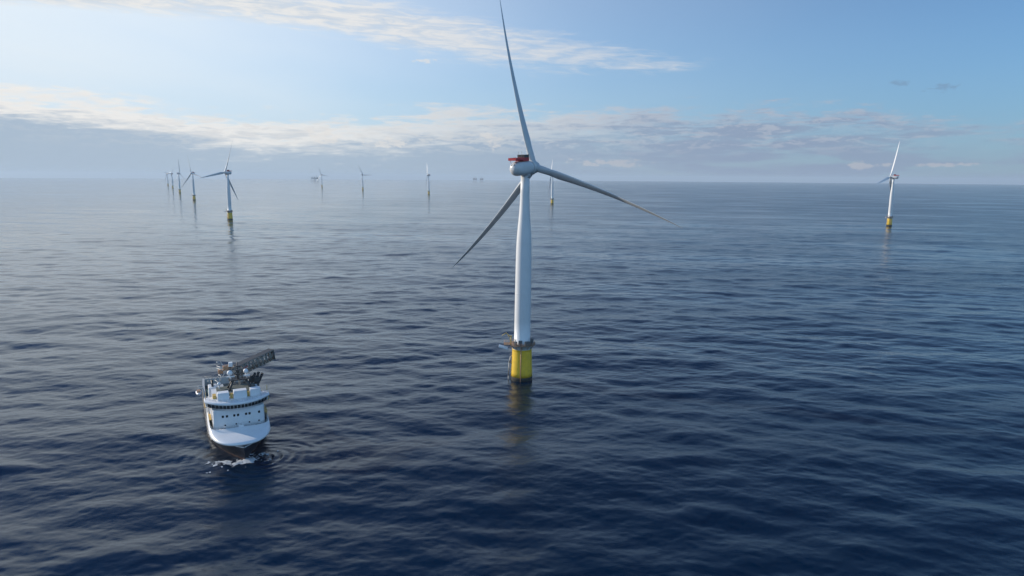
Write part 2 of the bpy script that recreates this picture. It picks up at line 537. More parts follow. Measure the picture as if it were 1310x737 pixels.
def build_sea():
    rs = [0.0, 15, 35, 60, 85, 110, 130]
    d = 130.0
    while d < 60000:
        d += max(0.42, d * d / (CAM_H * 683 * 3.0))
        rs.append(d)
    rs = np.array(rs)
    fine = np.linspace(radians(-45), radians(45), 1500)
    coarse = np.linspace(radians(45), radians(315), 120)[1:-1]
    th = np.concatenate([fine, coarse])
    nr, nt = len(rs), len(th)
    Rr = np.repeat(rs, nt)
    Th = np.tile(th, nr)
    x, y = Rr * np.sin(Th), Rr * np.cos(Th)
    dr = np.repeat(np.gradient(rs), nt)
    dth = np.tile(np.gradient(np.concatenate([th, [th[0] + 2 * pi]]))[:-1], nr)
    sp = np.maximum(dr, Rr * dth)
    z = sea_height(x, y, sp) - (Rr ** 2) / (2 * EARTH)
    me = bpy.data.meshes.new('sea')
    nv = nr * nt
    me.vertices.add(nv)
    me.vertices.foreach_set('co', np.stack([x, y, z], 1).astype(np.float32).ravel())
    a = np.arange(nr - 1)[:, None] * nt + np.arange(nt)[None, :]
    b = np.arange(nr - 1)[:, None] * nt + (np.arange(nt)[None, :] + 1) % nt
    quads = np.stack([a, a + nt, b + nt, b], -1).reshape(-1, 4)
    nf = len(quads)
    me.loops.add(nf * 4)
    me.loops.foreach_set('vertex_index', quads.astype(np.int32).ravel())
    me.polygons.add(nf)
    me.polygons.foreach_set('loop_start', np.arange(nf, dtype=np.int32) * 4)
    me.polygons.foreach_set('loop_total', np.full(nf, 4, np.int32))
    me.polygons.foreach_set('use_smooth', np.ones(nf, bool))
    me.update(calc_edges=True)
    me.validate()
    o = bpy.data.objects.new('sea', me)
    COL.objects.link(o)
    tag(o, 'dark blue open sea with low rippled swell reaching the horizon', 'sea', kind='structure')
    m = bpy.data.materials.new('sea_water')
    m.use_nodes = True
    t = NT(m.node_tree)
    p = t.n['Principled BSDF']
    p.inputs['Base Color'].default_value = (0.0005, 0.0095, 0.027, 1)
    p.inputs['IOR'].default_value = 1.33
    p.inputs['Specular Tint'].default_value = (0.74, 0.90, 1.0, 1)
    geo = t.new('ShaderNodeNewGeometry')
    s3 = t.new('ShaderNodeSeparateXYZ')
    t.l.new(geo.outputs['Position'], s3.inputs[0])
    X, Y = s3.outputs[0], s3.outputs[1]
    rad = t.m('SQRT', t.m('ADD', t.m('MULTIPLY', X, X), t.m('MULTIPLY', Y, Y)))
    # wind-aligned coordinates: v runs with the wind, u along the crests
    cw, sw = cos(WIND), sin(WIND)
    U = t.m('ADD', t.m('MULTIPLY', X, cw), t.m('MULTIPLY', Y, -sw))
    V = t.m('ADD', t.m('MULTIPLY', X, sw), t.m('MULTIPLY', Y, cw))
    def wn(su, sv, seed, det, rough=0.55):
        return t.noise(t.xyz(t.m('MULTIPLY', U, su), t.m('MULTIPLY', V, sv), seed), 1.0, det, rough)
    patch = t.noise(t.xyz(t.m('MULTIPLY', U, 0.0022), t.m('MULTIPLY', V, 0.0062), 3.0), 1.0, 4.0, 0.6)
    slick = t.step(patch, 0.36, 0.60)
    # the breeze freshens towards the right of the view
    breeze = t.step(t.m('ADD', X, t.m('MULTIPLY', t.m('SUBTRACT', patch, 0.5), 900.0)), -900.0, 900.0)
    gust = t.m('MULTIPLY', t.lin(slick, 0, 1, 0.5, 1.25), t.lin(breeze, 0, 1, 0.40, 1.25))
    # ripples everywhere; longer waves take over where the mesh no longer carries them
    h1 = t.m('MULTIPLY', wn(0.9, 2.0, 1.0, 5.0, 0.66), 0.085)
    h2 = t.m('MULTIPLY', t.m('MULTIPLY', wn(0.08, 0.27, 7.0, 3.0), 0.42), t.step(rad, 350.0, 900.0))
    h3 = t.m('MULTIPLY', t.m('MULTIPLY', wn(0.016, 0.06, 5.0, 4.0), 2.2), t.step(rad, 900.0, 2600.0))
    hh = t.m('MULTIPLY', t.m('ADD', t.m('ADD', h1, h2), h3), gust)
    bp = t.new('ShaderNodeBump')
    bp.inputs['Strength'].default_value = 1.0
    bp.inputs['Distance'].default_value = 1.0
    t.l.new(hh, bp.inputs['Height'])
    t.l.new(bp.outputs[0], p.inputs['Normal'])
    rough = t.m('MULTIPLY', t.lin(rad, 150.0, 2500.0, 0.08, 0.16), t.m('MULTIPLY', t.lin(slick, 0, 1, 0.75, 1.1), t.lin(breeze, 0, 1, 0.5, 1.35)))
    t.put(p.inputs['Roughness'], rough)
    me.materials.append(m)
    return o


sea = build_sea()


def sea_z(x, y):
    return float(sea_height(np.array([float(x)]), np.array([float(y)]), np.array([0.45]))[0]) - (x * x + y * y) / (2 * EARTH)


# ------------------------------------------------------------------ sea air
def build_haze():
    mb = MB()
    mb.box((0, 24000, 210 / 2 - 510 / 2), (130000, 130000, 720))
    # box from -510 m (below the curved sea's far edge) to 210 m
    m = bpy.data.materials.new('sea_air')
    m.use_nodes = True
    n = m.node_tree.nodes
    n.remove(n['Principled BSDF'])
    pv = n.new('ShaderNodeVolumePrincipled')
    pv.inputs['Color'].default_value = (0.66, 0.80, 0.94, 1)
    pv.inputs['Density'].default_value = HAZE
    pv.inputs['Anisotropy'].default_value = 0.12
    m.node_tree.links.new(pv.outputs[0], n['Material Output'].inputs['Volume'])
    o = mb.build('haze', m)
    tag(o, 'thin pale sea haze over the whole water', 'haze', kind='stuff')
    return o


HAZE = 3.7e-5
build_haze()


# ------------------------------------------------------------------ turbines
HUB_D = 6.4
TILT = 0.083
ROTOR = 83.4
NAC_Z = 105.0


def railing(mb, pts, h=1.1, closed=False, r=0.045, gap=1.6):
    P = [Vector(p) for p in pts]
    if closed:
        P.append(P[0])
    for a, b in zip(P[:-1], P[1:]):
        n = max(1, int((b - a).length / gap))
        for i in range(n):
            q = a.lerp(b, i / n)
            mb.tube(q, q + Vector((0, 0, h)), r, n=5)
        for k in (0.55, 1.0):
            mb.tube(a + Vector((0, 0, h * k)), b + Vector((0, 0, h * k)), r, n=5)
    if not closed:
        mb.tube(P[-1], P[-1] + Vector((0, 0, h)), r, n=5)


def blade_mesh(pb_in, pb_ax, pitch, tip=0.45):
    """blade along +Z from the hub centre, rotor axis +Y, sweep in +X; feathered by pitch"""
    mb = MB()
    rings = []
    N = 20
    for s in (1.6, 2.4, 3.4, 5, 7.5, 10.5, 14, 18, 23, 29, 36, 44, 52, 60, 67, 73, 78, 81, 82.6, 83.3):
        t = s / ROTOR
        root = 1.75
        if s < 14:
            f = max(0.0, (s - 3.4) / 10.6)
            f = f * f * (3 - 2 * f)
            chord, thick = 2 * root * (1 - f) + 4.9 * f, 2 * root * (1 - f) + 2.0 * f
        else:
            g = (s - 14) / (ROTOR - 14)
            chord = 4.9 * (1 - g) ** 0.85 * 0.96 + tip * (1 - g ** 8) + 0.05
            thick = chord * (0.41 - 0.24 * min(1, g * 1.6))
            f = 1.0
        tw = pitch - radians(14) * (1 - min(1, t * 1.25)) ** 2
        ring = []
        for i in range(N):
            a = 2 * pi * i / N
            c = cos(a)
            # ellipse at the root, pointed trailing edge further out
            sh = 1.0 - f * 0.55 * max(0.0, -c) ** 1.5
            px = -chord * (0.5 * c - 0.12 * f)
            py = 0.5 * thick * sin(a) * sh
            x = px * cos(tw) - py * sin(tw)
            y = px * sin(tw) + py * cos(tw)
            ring.append((x + pb_in * t * t, y + pb_ax * t * t, s))
        rings.append(ring)
    mb.loft(rings)
    return mb


BLADE_IDLE = blade_mesh(7.2, 0.0, radians(105)).build('blade', M_BLADE)
BLADE_TURNED = blade_mesh(7.2, 0.0, radians(50), 0.9).build('blade', M_BLADE)
BLADE_RUN = blade_mesh(0.0, 2.2, radians(28)).build('blade', M_BLADE)
BLADE_FEATHERED = blade_mesh(0.0, 2.2, radians(52), 0.8).build('blade', M_TOWER)
BLADE_REVERSED = blade_mesh(0.0, 2.2, radians(-25)).build('blade', M_BLADE)
for b_ in (BLADE_IDLE, BLADE_TURNED, BLADE_RUN, BLADE_FEATHERED, BLADE_REVERSED):
    COL.objects.unlink(b_)

MESHES = {}


def part(name, key, build, material, parent, matrix=None, bevel=0.0):
    """one mesh object per part; the mesh data is shared between the copies of the turbine"""
    if key not in MESHES:
        b = build()
        if isinstance(b, list):
            MESHES[key] = len(b)
            for i, q in enumerate(b):
                MESHES[(key, i)] = o = q.build(name, material, parent, bevel)
                if matrix is not None:
                    o.matrix_local = matrix
            return o
        o = b.build(name, material, parent, bevel)
        MESHES[key] = o
    elif isinstance(MESHES[key], int):
        for i in range(MESHES[key]):
            o = part(name, (key, i), None, material, parent, matrix)
        return o
    else:
        src = MESHES[key]
        o = src.copy()
        o.name = name
        COL.objects.link(o)
        o.parent = parent
    if matrix is not None:
        o.matrix_local = matrix
    return o


def g_foundation():
    return MB().lathe([(5.35, 2.0), (5.3, 4), (5.05, 10), (4.9, 14.9), (4.9, 15.6), (5.0, 15.7), (5.0, 16.0)], 64)


def g_splash():
    return MB().lathe([(5.3, -6), (5.42, -1), (5.46, 0.9), (5.44, 1.997)], 64)


def g_ring():
    return MB().lathe([(4.88, 16.003), (4.9, 16.2), (4.9, 17.6), (5.15, 17.7), (5.15, 18.2)], 64)


def g_landing():
    mb = MB()
    for s in (-1, 1):
        x, y = -5.95, 0.9 * s
        mb.path([(-5.2, y, -3), (-6.4, y, -2.5), (-6.6, y, 2), (-6.3, y, 9.0), (-5.6, y, 11.5), (-4.9, y, 12)], 0.24, 10)
        for z in (1.5, 5, 8.5):
            mb.tube((-5.0, y, z), (-6.45, y, z), 0.16)
    for i in range(26):
        z = -1.5 + i * 0.4
        mb.tube((-6.5 + 0.03 * z, -0.9, z), (-6.5 + 0.03 * z, 0.9, z), 0.05, n=5)
    return mb


def g_ladder():
    mb = MB()
    for s in (-1, 1):
        mb.tube((-5.45, 0.35 * s, 8), (-5.45, 0.35 * s, 19.5), 0.06)
    for i in range(28):
        mb.tube((-5.45, -0.35, 8.3 + i * 0.4), (-5.45, 0.35, 8.3 + i * 0.4), 0.035, n=5)
    for i in range(9):
        z = 9.5 + i
        mb.path([(-5.45, -0.4, z), (-6.1, -0.35, z), (-6.25, 0, z), (-6.1, 0.35, z), (-5.45, 0.4, z)], 0.035, 5)
    return mb


def g_cable():
    mb = MB()
    mb.tube((-0.6, -5.5, -4), (-0.55, -5.25, 17.6), 0.22, n=12)
    for z in (3, 7, 11, 15):
        mb.tube((-0.6, -4.8, z), (-0.58, -5.5, z), 0.14)
    return mb


def g_deck():
    mb = MB()
    out = []
    n = 40
    mb.lathe([(4.4, 18.203), (6.6, 18.203), (6.6, 18.5), (4.4, 18.5)], n, smooth=False, cap=False)
    # lay-down area on the boat-landing side
    mb.box((-7.6, -0.6, 18.35), (3.0, 5.2, 0.28))
    for i in range(12):
        a = 2 * pi * i / 12
        mb.tube((4.9 * cos(a), 4.9 * sin(a), 16.4), (6.4 * cos(a), 6.4 * sin(a), 18.2), 0.12, n=6)
    return mb


def g_rail():
    mb = MB()
    ring = [(6.5 * cos(a), 6.5 * sin(a), 18.5) for a in np.linspace(-pi * 0.86, pi * 0.86, 26)]
    railing(mb, ring + [(-6.1, 2.0, 18.5), (-9.0, 2.0, 18.5), (-9.0, -3.1, 18.5), (-6.1, -3.1, 18.5)], 1.15, closed=True, r=0.05, gap=1.4)
    return mb


def g_cabinets():
    out = []
    for a, w, h, d in ((-100, 1.7, 2.6, 1.1), (-62, 2.4, 2.1, 1.3), (-28, 1.4, 3.4, 1.0), (-128, 1.3, 1.9, 1.0), (40, 2.0, 2.4, 1.2), (95, 1.6, 2.2, 1.2)):
        q = radians(a)
        out.append(MB().box((5.45 * cos(q), 5.45 * sin(q), 18.503 + h / 2), (d, w, h), Matrix.Rotation(q, 3, 'Z')))
    return out


def g_crane():
    mb = MB()
    mb.tube((-5.6, -2.9, 18.5), (-5.6, -2.9, 22.4), 0.28, n=12)
    mb.tube((-5.6, -2.9, 22.3), (-8.0, -3.6, 24.6), 0.24, 0.2, n=10)
    mb.tube((-8.0, -3.6, 24.6), (-10.0, -4.3, 23.4), 0.2, 0.14, n=10)
    mb.tube((-5.8, -2.95, 20.4), (-7.2, -3.35, 23.6), 0.11, n=8)
    mb.box((-5.6, -2.9, 22.7), (0.8, 0.8, 0.7))
    return mb


def g_gangplank():
    mb = MB()
    R_ = Matrix.Rotation(radians(14), 3, 'Y')
    mb.box((-9.3, -3.9, 17.4), (4.6, 2.6, 0.6), R_)
    for s in (-1, 1):
        mb.box((-9.3, -3.9 + 1.3 * s, 17.75), (4.6, 0.12, 0.4), R_)
    return mb


def g_tower():
    return MB().lathe([(4.15, 18.5), (4.15, 19.0), (4.02, 19.05), (3.98, 30), (3.93, 45), (3.86, 58), (3.74, 66), (3.58, 70.5), (3.3, 75), (2.88, 80), (2.5, 85), (2.3, 89), (2.2, 94), (2.13, 101.2)], 64)


def g_flange():
    return [MB().lathe([(r, z - 0.10), (r + 0.06, z - 0.09), (r + 0.06, z + 0.09), (r, z + 0.10)], 64, cap=False)
            for z, r in ((44.0, 3.955), (69.0, 3.66), (100.9, 2.16))]


def g_tdoor():
    mb = MB()
    q = radians(-150)
    mb.box((4.0 * cos(q), 4.0 * sin(q), 20.0), (0.3, 1.1, 2.3), Matrix.Rotation(q, 3, 'Z'))
    return mb


AX = Matrix.Rotation(radians(-90), 3, 'X')      # +Z -> +Y


def g_nacelle():
    """axis +Y towards the hub, rear end rounded, origin on the tower axis at shaft height"""
    mb = MB()
    rings = []
    n = 40
    for y, r, fl in ((-9.6, 0.5, 0), (-9.5, 1.2, 0), (-9.1, 2.1, 0), (-8.4, 2.85, 0), (-7.4, 3.3, .2), (-6.2, 3.48, .5), (-4.0, 3.5, .8), (-1.0, 3.5, .8), (1.2, 3.48, .5), (2.2, 3.4, .2), (2.9, 3.35, 0), (3.1, 3.25, 0)):
        ring = []
        for i in range(n):
            a = 2 * pi * i / n
            e = 1.0 - 0.25 * fl
            cx, sx = cos(a), sin(a)
            p = 2 / (2 + 1.0 * fl)
            ring.append((r * abs(cx) ** p * (1 if cx > 0 else -1) * 0.97, y, r * abs(sx) ** p * (1 if sx > 0 else -1) * (0.96)))
        rings.append(ring[::-1])
    mb.loft(rings)
    mb.lathe([(2.3, -4.6), (2.35, -3.0), (2.5, -2.4)], 40, c=(0, 0, 0))       # yaw collar
    return mb


def g_generator():
    return MB().lathe([(3.1, 3.102), (3.55, 3.15), (3.6, 3.4), (3.6, 4.6), (3.5, 4.75), (2.7, 4.8)], 48, axis=AX)


def g_hub():
    mb = MB()
    mb.lathe([(2.5, 4.82), (2.9, 5.1), (3.05, 6.0), (2.95, 7.2), (2.55, 8.2), (1.7, 9.0), (0.7, 9.35), (0.1, 9.4)], 40, axis=AX)
    return mb


def g_hub_stub():
    return MB().lathe([(2.0, 0.8), (1.98, 2.2), (1.86, 2.7), (1.78, 2.9)], 32)


def g_helideck():
    mb = MB()
    mb.box((0, -6.9, 4.05), (4.6, 5.4, 0.22))
    for x in (-1.8, 1.8):
        for y in (-9.0, -5.2):
            mb.tube((x * 0.8, y + 0.5, 2.6), (x, y, 4.0), 0.09)
    return mb


def g_heli_rail():
    mb = MB()
    for c, s in (((0, -9.62, 4.62), (4.68, 0.09, 1.0)), ((-2.33, -6.9, 4.62), (0.09, 5.4, 1.0)), ((2.33, -6.9, 4.62), (0.09, 5.4, 1.0))):
        mb.box(c, s)
    for i in range(5):
        for x in (-2.4, 2.4):
            mb.tube((x, -9.5 + i * 1.3, 3.95), (x, -9.5 + i * 1.3, 5.45), 0.06, n=5)
    return mb


def g_cooler_base():
    mb = MB()
    mb.box((0, -1.9, 4.2), (4.4, 4.4, 1.7))
    return mb


def g_cooler():
    mb = MB()
    mb.box((0, -1.4, 5.7), (4.5, 3.2, 1.3))
    return mb


def g_cooler_grille():
    mb = MB()
    for i in range(7):
        mb.box((-1.95 + i * 0.65, -3.05, 5.7), (0.07, 0.08, 1.2))
        mb.box((2.29, -2.8 + i * 0.46, 5.7), (0.08, 0.07, 1.2))
    mb.box((0, -3.06, 6.37), (4.6, 0.12, 0.12))
    mb.box((2.3, -1.4, 6.37), (0.12, 3.3, 0.12))
    return mb


def g_vents():
    return [MB().box((x, -8.95, 1.75), (0.35, 0.55, 0.95), Matrix.Rotation(radians(-40), 3, 'X')) for x in (-0.75, 0.75)]


def g_mast():
    return [MB().tube((x, -3.6, 5.0), (x, -3.6, 7.6), 0.06).box((x, -3.6, 7.7), (0.5, 0.1, 0.25)) for x in (-1.0, 1.0)]


def turbine(label, x, y, yaw, phi, idle=False, lean=0.0, group=None, other=None):
    """yaw: compass angle of the rotor axis, clockwise from +Y; phi: blade angle clockwise from up, seen from behind"""
    r = hypot(x, y)
    root = empty('floating_wind_turbine', (x, y, -r * r / (2 * EARTH)))
    root.rotation_euler = (0, lean, 0)
    tag(root, label, 'wind turbine', group)
    fo = part('foundation', 'fo', g_foundation, M_YELLOW, root)
    part('splash_zone', 'sp', g_splash, M_GROWTH, fo)
    part('boat_landing', 'bl', g_landing, M_STEEL, fo)
    part('ladder', 'ld', g_ladder, M_STEEL, fo)
    part('cable_tube', 'ct', g_cable, M_ORANGE, fo)
    pl = part('service_platform', 'pl', g_deck, M_PLATFORM, root)
    part('collar', 'rg', g_ring, M_GREY, pl)
    part('railing', 'rl', g_rail, M_ORANGE, pl)
    part('cabinet', 'cb', g_cabinets, M_CABINET, pl)
    part('davit_crane', 'dc', g_crane, M_BUFF, pl)
    part('access_ramp', 'gp', g_gangplank, M_WHITE, pl)
    tw = part('tower', 'tw', g_tower, M_TOWER, root)
    part('flange', 'fl', g_flange, M_TOWER, tw)
    part('door', 'td', g_tdoor, M_GREY, tw)
    Y = Matrix.Translation((0, 0, NAC_Z)) @ Matrix.Rotation(-yaw, 4, 'Z') @ Matrix.Rotation(TILT, 4, 'X')
    na = part('nacelle', 'na', g_nacelle, M_NACELLE, root, Y)
    part('generator_ring', 'gn', g_generator, M_NACELLE, na)
    hd = part('hoist_platform', 'hd', g_helideck, M_RED, na)
    part('safety_fence', 'hr', g_heli_rail, M_RED, na)
    part('cooler_base', 'kb', g_cooler_base, M_RED, na)
    part('cooler', 'kt', g_cooler, M_DARK, na)
    part('grille', 'kg', g_cooler_grille, M_CABINET, na)
    part('vent', 'vt', g_vents, M_DARK, na)
    part('sensor_mast', 'sm', g_mast, M_STEEL, na)
    hb = part('hub', 'hb', g_hub, M_BLADE, root, Y)
    for k in range(3):
        Bm = Y @ Matrix.Translation((0, HUB_D, 0)) @ Matrix.Rotation(phi + k * 2 * pi / 3, 4, 'Y')
        src = (BLADE_TURNED if k == 1 else BLADE_IDLE) if idle else (other or BLADE_RUN)
        b = src.copy()
        COL.objects.link(b)
        b.parent = root
        b.matrix_local = Bm
        part('blade_root', 'hst', g_hub_stub, M_BLADE, b)
    return root


GRP = 'wind turbines of the offshore farm'
turbine('nearest and largest wind turbine with yellow floating base, in the middle of the sea', 5.05, 332.8, radians(40.6), radians(-17.4), True, radians(0.55), group=GRP)
for lab, x, y, yaw, phi, bl in (
        ('front wind turbine of the left row, with its dark nacelle pointing right', -640.9, 1554.7, -76, 21, BLADE_RUN),
        ('second wind turbine of the left row, a blade leaning up left behind the front one', -1270.0, 2743.8, -152, 16, BLADE_REVERSED),
        ('third wind turbine of the left row, with one blade pointing straight up', -1836.9, 3802.7, 40, 3, BLADE_RUN),
        ('fourth wind turbine of the left row, pale blade leaning up right', -2486.5, 5044.3, -80, 36, BLADE_RUN),
        ('farthest wind turbine of the left row, faintest in the haze', -3084.6, 6176.0, -144, 42, BLADE_REVERSED),
        ('sunlit white wind turbine with bright yellow base standing alone at the right', 824.9, 1498.6, -46, 19, BLADE_FEATHERED),
        ('small hazy wind turbine beside the faint oil platform near the horizon', -1647.5, 5961.2, -160, 21, BLADE_RUN),
        ('small distant wind turbine with three spread blades, between the left row and the middle', -1058.0, 4868.6, 28, 90, BLADE_RUN),
        ('distant wind turbine seen edge on with one blade straight up, left of the large one', -463.2, 3806.7, -104, 36, BLADE_RUN),
        ('distant white wind turbine half hidden behind the right blade of the large one', 149.0, 2587.0, -84, 42, BLADE_FEATHERED)):
    turbine(lab, x, y, radians(yaw), radians(phi), group=GRP, other=bl)


# ------------------------------------------------------------------ far oil platforms
def oil_platform(label, az, dist, s=1.0, mirror=1):
    a = radians(az)
    x, y = dist * sin(a), dist * cos(a)
    o = empty('oil_platform', (x, y, -dist * dist / (2 * EARTH)), -a)
    tag(o, label, 'oil platform', 'oil platforms on the horizon')
    m = mirror
    for px in (-28, 28):
        for py in (-22, 22):
            MB().lathe([(9 * s, -20), (7 * s, 0), (6 * s, 38 * s)], 16, c=(px * s, py * s, 0)).build('leg', M_FAR, o)
    MB().box((0, 0, 48 * s), (92 * s, 66 * s, 20 * s)).box((m * 20 * s, 0, 66 * s), (44 * s, 50 * s, 18 * s)).build('deck', M_FAR, o)
    MB().box((-m * 34 * s, 0, 72 * s), (20 * s, 40 * s, 28 * s)).build('living_quarters', M_FAR, o)
    mb = MB()
    for sx in (-1, 1):
        for sy in (-1, 1):
            mb.tube((sx * 8 * s, sy * 8 * s, 58 * s), (sx * 2 * s, sy * 2 * s, 118 * s), 1.2 * s, n=6)
    for z in (70, 82, 94, 106):
        q = (8 - 6 * (z - 58) / 60) * s
        mb.path([(-q, -q, z * s), (q, -q, (z + 8) * s), (q, q, z * s), (-q, q, (z + 8) * s), (-q, -q, z * s)], 0.8 * s, 5)
    mb.build('derrick', M_FAR, o)
    MB().tube((m * 45 * s, 0, 60 * s), (m * 82 * s, 0, 104 * s), 2.2 * s, 1.2 * s, n=8).build('flare_boom', M_FAR, o)
    MB().tube((m * 30 * s, 20 * s, 75 * s), (m * 30 * s, 20 * s, 92 * s), 2 * s, n=8).tube((m * 30 * s, 20 * s, 92 * s), (m * 2 * s, 26 * s, 100 * s), 1.1 * s, n=6).build('crane', M_FAR, o)
    return o


oil_platform('faint grey oil platform on the horizon, the left of a close pair', -3.13, 16500, 0.95, -1)
oil_platform('faint grey oil platform on the horizon, the right of a close pair', -2.58, 16800, 0.9, 1)
oil_platform('faint grey oil platform on the horizon beside a small distant turbine', -15.85, 14500, 0.95, 1)
oil_platform('barely visible oil platform behind the faint one near the small turbine', -16.12, 16900, 0.9, -1)


# ------------------------------------------------------------------ the ship
# local frame: +X aft from the stem at the waterline, +Y to port (right in the picture), +Z up
ship = empty('support_ship', SHIP_BOW)
ship.matrix_world = Matrix(((-SHIP_F.x, SHIP_L.x, 0, SHIP_BOW.x), (-SHIP_F.y, SHIP_L.y, 0, SHIP_BOW.y), (0, 0, 1, 0), (0, 0, 0, 1)))
tag(ship, 'white and dark blue offshore service ship with a lattice gangway, bow towards us', 'ship')
# the frame is left-handed (x aft, y port, z up): flip winding by mirroring y instead
ship.matrix_world = Matrix(((-SHIP_F.x, -SHIP_L.x, 0, SHIP_BOW.x), (-SHIP_F.y, -SHIP_L.y, 0, SHIP_BOW.y), (0, 0, 1, 0), (0, 0, 0, 1)))
# now local +Y points to starboard (left in the picture): helper coordinates use v (port) = -y


def sv(u, v, z):
    return (u, -v, z)


LEN = 84.0


def half_breadth(u, z):
    u0 = np.interp(z, [-3, 0, 3.5, 6.5, 7.2], [1.0, -0.7, -1.7, -2.3, -2.6])
    ent = np.interp(z, [-3, 0, 6.5, 7.2], [36, 32, 19, 17])
    pw = np.interp(z, [-3, 0, 6.5, 7.2], [1.5, 1.65, 2.4, 2.6])
    t = min(1.0, max(0.0, (u - u0) / ent))
    b = 10.4 * (1 - (1 - t) ** pw)
    if u > 66:
        b *= 1 - 0.06 * ((u - 66) / 18) ** 2
    return max(b, 0.02)


def hull_strip(zs, us_n=44, umax=LEN, out=0.0):
    mb = MB()
    for side in (-1, 1):
        rows = []
        for z in zs:
            u0 = float(np.interp(z, [-3, 0, 3.5, 6.5, 7.2], [1.0, -0.7, -1.7, -2.3, -2.6]))
            row = []
            for i in range(us_n + 1):
                q = i / us_n
                u = u0 + (umax - u0) * (q ** 1.7)
                row.append(sv(u, side * (half_breadth(u, z) + out), z))
            rows.append(row)
        if side > 0:
            rows = rows[::-1]
        mb.loft(rows, closed=False, cap=False)
    a = [sv(umax, s * half_breadth(umax, z), z) for s, zz in ((-1, zs), (1, zs[::-1])) for z in zz]
    mb.add(a, [tuple(range(len(a)))])
    return mb


hull = hull_strip([0.9, 2, 3.5, 5, 6.5]).build('hull', M_HULL, ship)
hull_strip([-3, -1.5, 0, 0.9]).build('boot_topping', M_BOOT, hull)
# fender strakes along the side
for side in (-1, 1):
    for z in (3.0, 5.6):
        pts = [sv(u, side * (half_breadth(u, z) + 0.12), z) for u in np.linspace(16, 83.5, 22)]
        MB().path(pts, 0.22, 6).build('fender', M_DARK, hull)
# cargo deck and aft bulwark
dk = MB()
dk.prism([sv(u, s * (half_breadth(u, 5) - 0.35), 0)[:2] for s, uu in ((-1, np.linspace(8, 83.6, 16)), (1, np.linspace(83.6, 8, 16))) for u in uu], 4.6, 5.0)
dk.build('cargo_deck', M_TIMBER, ship)
bw = MB()
for side in (-1, 1):
    us = np.linspace(24, 83.8, 30)
    outer = [sv(u, side * (half_breadth(u, 6.5) + 0.0), 6.503) for u in us]
    outer_t = [sv(u, side * (half_breadth(u, 6.5) + 0.0), 8.4) for u in us]
    inner_t = [sv(u, side * (half_breadth(u, 6.5) - 0.9), 8.4) for u in us]
    inner = [sv(u, side * (half_breadth(u, 6.5) - 0.9), 5.02) for u in us]
    rows = [outer, outer_t, inner_t, inner]
    if side > 0:
        rows = rows[::-1]
    bw.loft(rows, closed=False, cap=False, smooth=False)
bw.box(sv(83.6, 0, 6.6), (0.6, 19.0, 3.2))
bw.build('cargo_rail', M_GREY, hull)

# white shelter deck: sloping visor over the bow
NV = 41


def bow_outline(zz, fr, wid, full, powr, ulast, zaft=None):
    """points from starboard aft, round the bow, to port aft; zaft lifts the line along the sides"""
    pts = []
    for i in range(NV):
        a = -1 + 2 * i / (NV - 1)
        s = 1 if a >= 0 else -1
        q = abs(a)
        # q 0 at stem -> 1 aft
        if q < 0.72:
            ang = q / 0.72 * pi / 2
            u = fr + (full - fr) * (1 - cos(ang) ** (2 / powr))
            b = wid * sin(ang) ** (2 / powr)
        else:
            u = full + (ulast - full) * (q - 0.72) / 0.28
            b = wid
        z = zz
        if zaft is not None:
            e = min(1.0, max(0.0, (u - 9.5) / 9.0))
            z = zz + (zaft - zz) * e * e * (3 - 2 * e)
        pts.append(sv(u, s * b, z))
    return pts


cap = MB()
LINES = [bow_outline(6.5, -2.5, 10.42, 15.0, 2.25, 28.0),
         bow_outline(6.95, -3.0, 10.6, 14.5, 2.3, 28.0),
         bow_outline(7.35, -2.7, 10.62, 14.6, 2.35, 28.0, 7.8),
         bow_outline(7.62, -1.6, 10.6, 14.8, 2.5, 28.0, 8.6),
         bow_outline(8.0, 1.4, 10.55, 15.2, 2.9, 28.0, 9.2),
         bow_outline(8.4, 5.0, 10.5, 15.8, 3.8, 28.0, 9.7),
         bow_outline(8.72, 8.4, 10.42, 16.4, 5.0, 28.0, 10.1),
         bow_outline(9.15, 9.5, 10.35, 16.8, 5.5, 28.0, 10.4)]
o_rim = LINES[-1]
o_in = bow_outline(9.15, 9.8, 10.05, 17.0, 5.5, 28.0, 10.4)
o_bot = bow_outline(7.6, 9.85, 10.0, 17.0, 5.5, 28.0)
cap.loft((LINES + [o_in, o_bot])[::-1], closed=False, cap=False)
visor = cap.build('foredeck_visor', M_WHITE, ship)
MB().prism([p[:2] for p in o_bot], 7.3, 7.58).build('foredeck', M_DECK, ship)
# thin white chevron painted under the flare and the anchor pockets
ch = MB()
for side in (-1, 1):
    rows = []
    for z in (5.3, 5.75):
        u0 = float(np.interp(z, [-3, 0, 3.5, 6.5, 7.2], [1.0, -0.7, -1.7, -2.3, -2.6]))
        rows.append([sv(u - 0.02, side * (half_breadth(u, z) + 0.05), z) for u in np.linspace(u0 + 0.0, u0 + 2.6, 8)])
    if side > 0:
        rows = rows[::-1]
    ch.loft(rows, closed=False, cap=False)
ch.build('bow_stripe', M_WHITE, hull)
nose = MB()
nose.box(sv(10.2, 0.3, 8.9), (1.5, 1.9, 1.9), taper=0.85)
nose.tube(sv(10.2, 0.3, 9.8), sv(10.2, 0.3, 12.0), 0.12)
nose.build('foremast', M_WHITE, ship)
rl = MB()
railing(rl, [(p[0] + 0.1, p[1] * 0.985, p[2]) for p in o_rim[2:-2:2]], 0.9, r=0.05, gap=1.8)
rl.build('bow_railing', M_GREY, visor)
for v in (-6.0, 6.4):
    wl = MB()
    wl.tube(sv(11.3, v - 1.0, 8.3), sv(11.3, v + 1.0, 8.3), 0.5, n=14)
    wl.box(sv(11.3, v, 7.9), (0.9, 2.6, 0.62))
    wl.build('mooring_winch', M_DARK, ship)

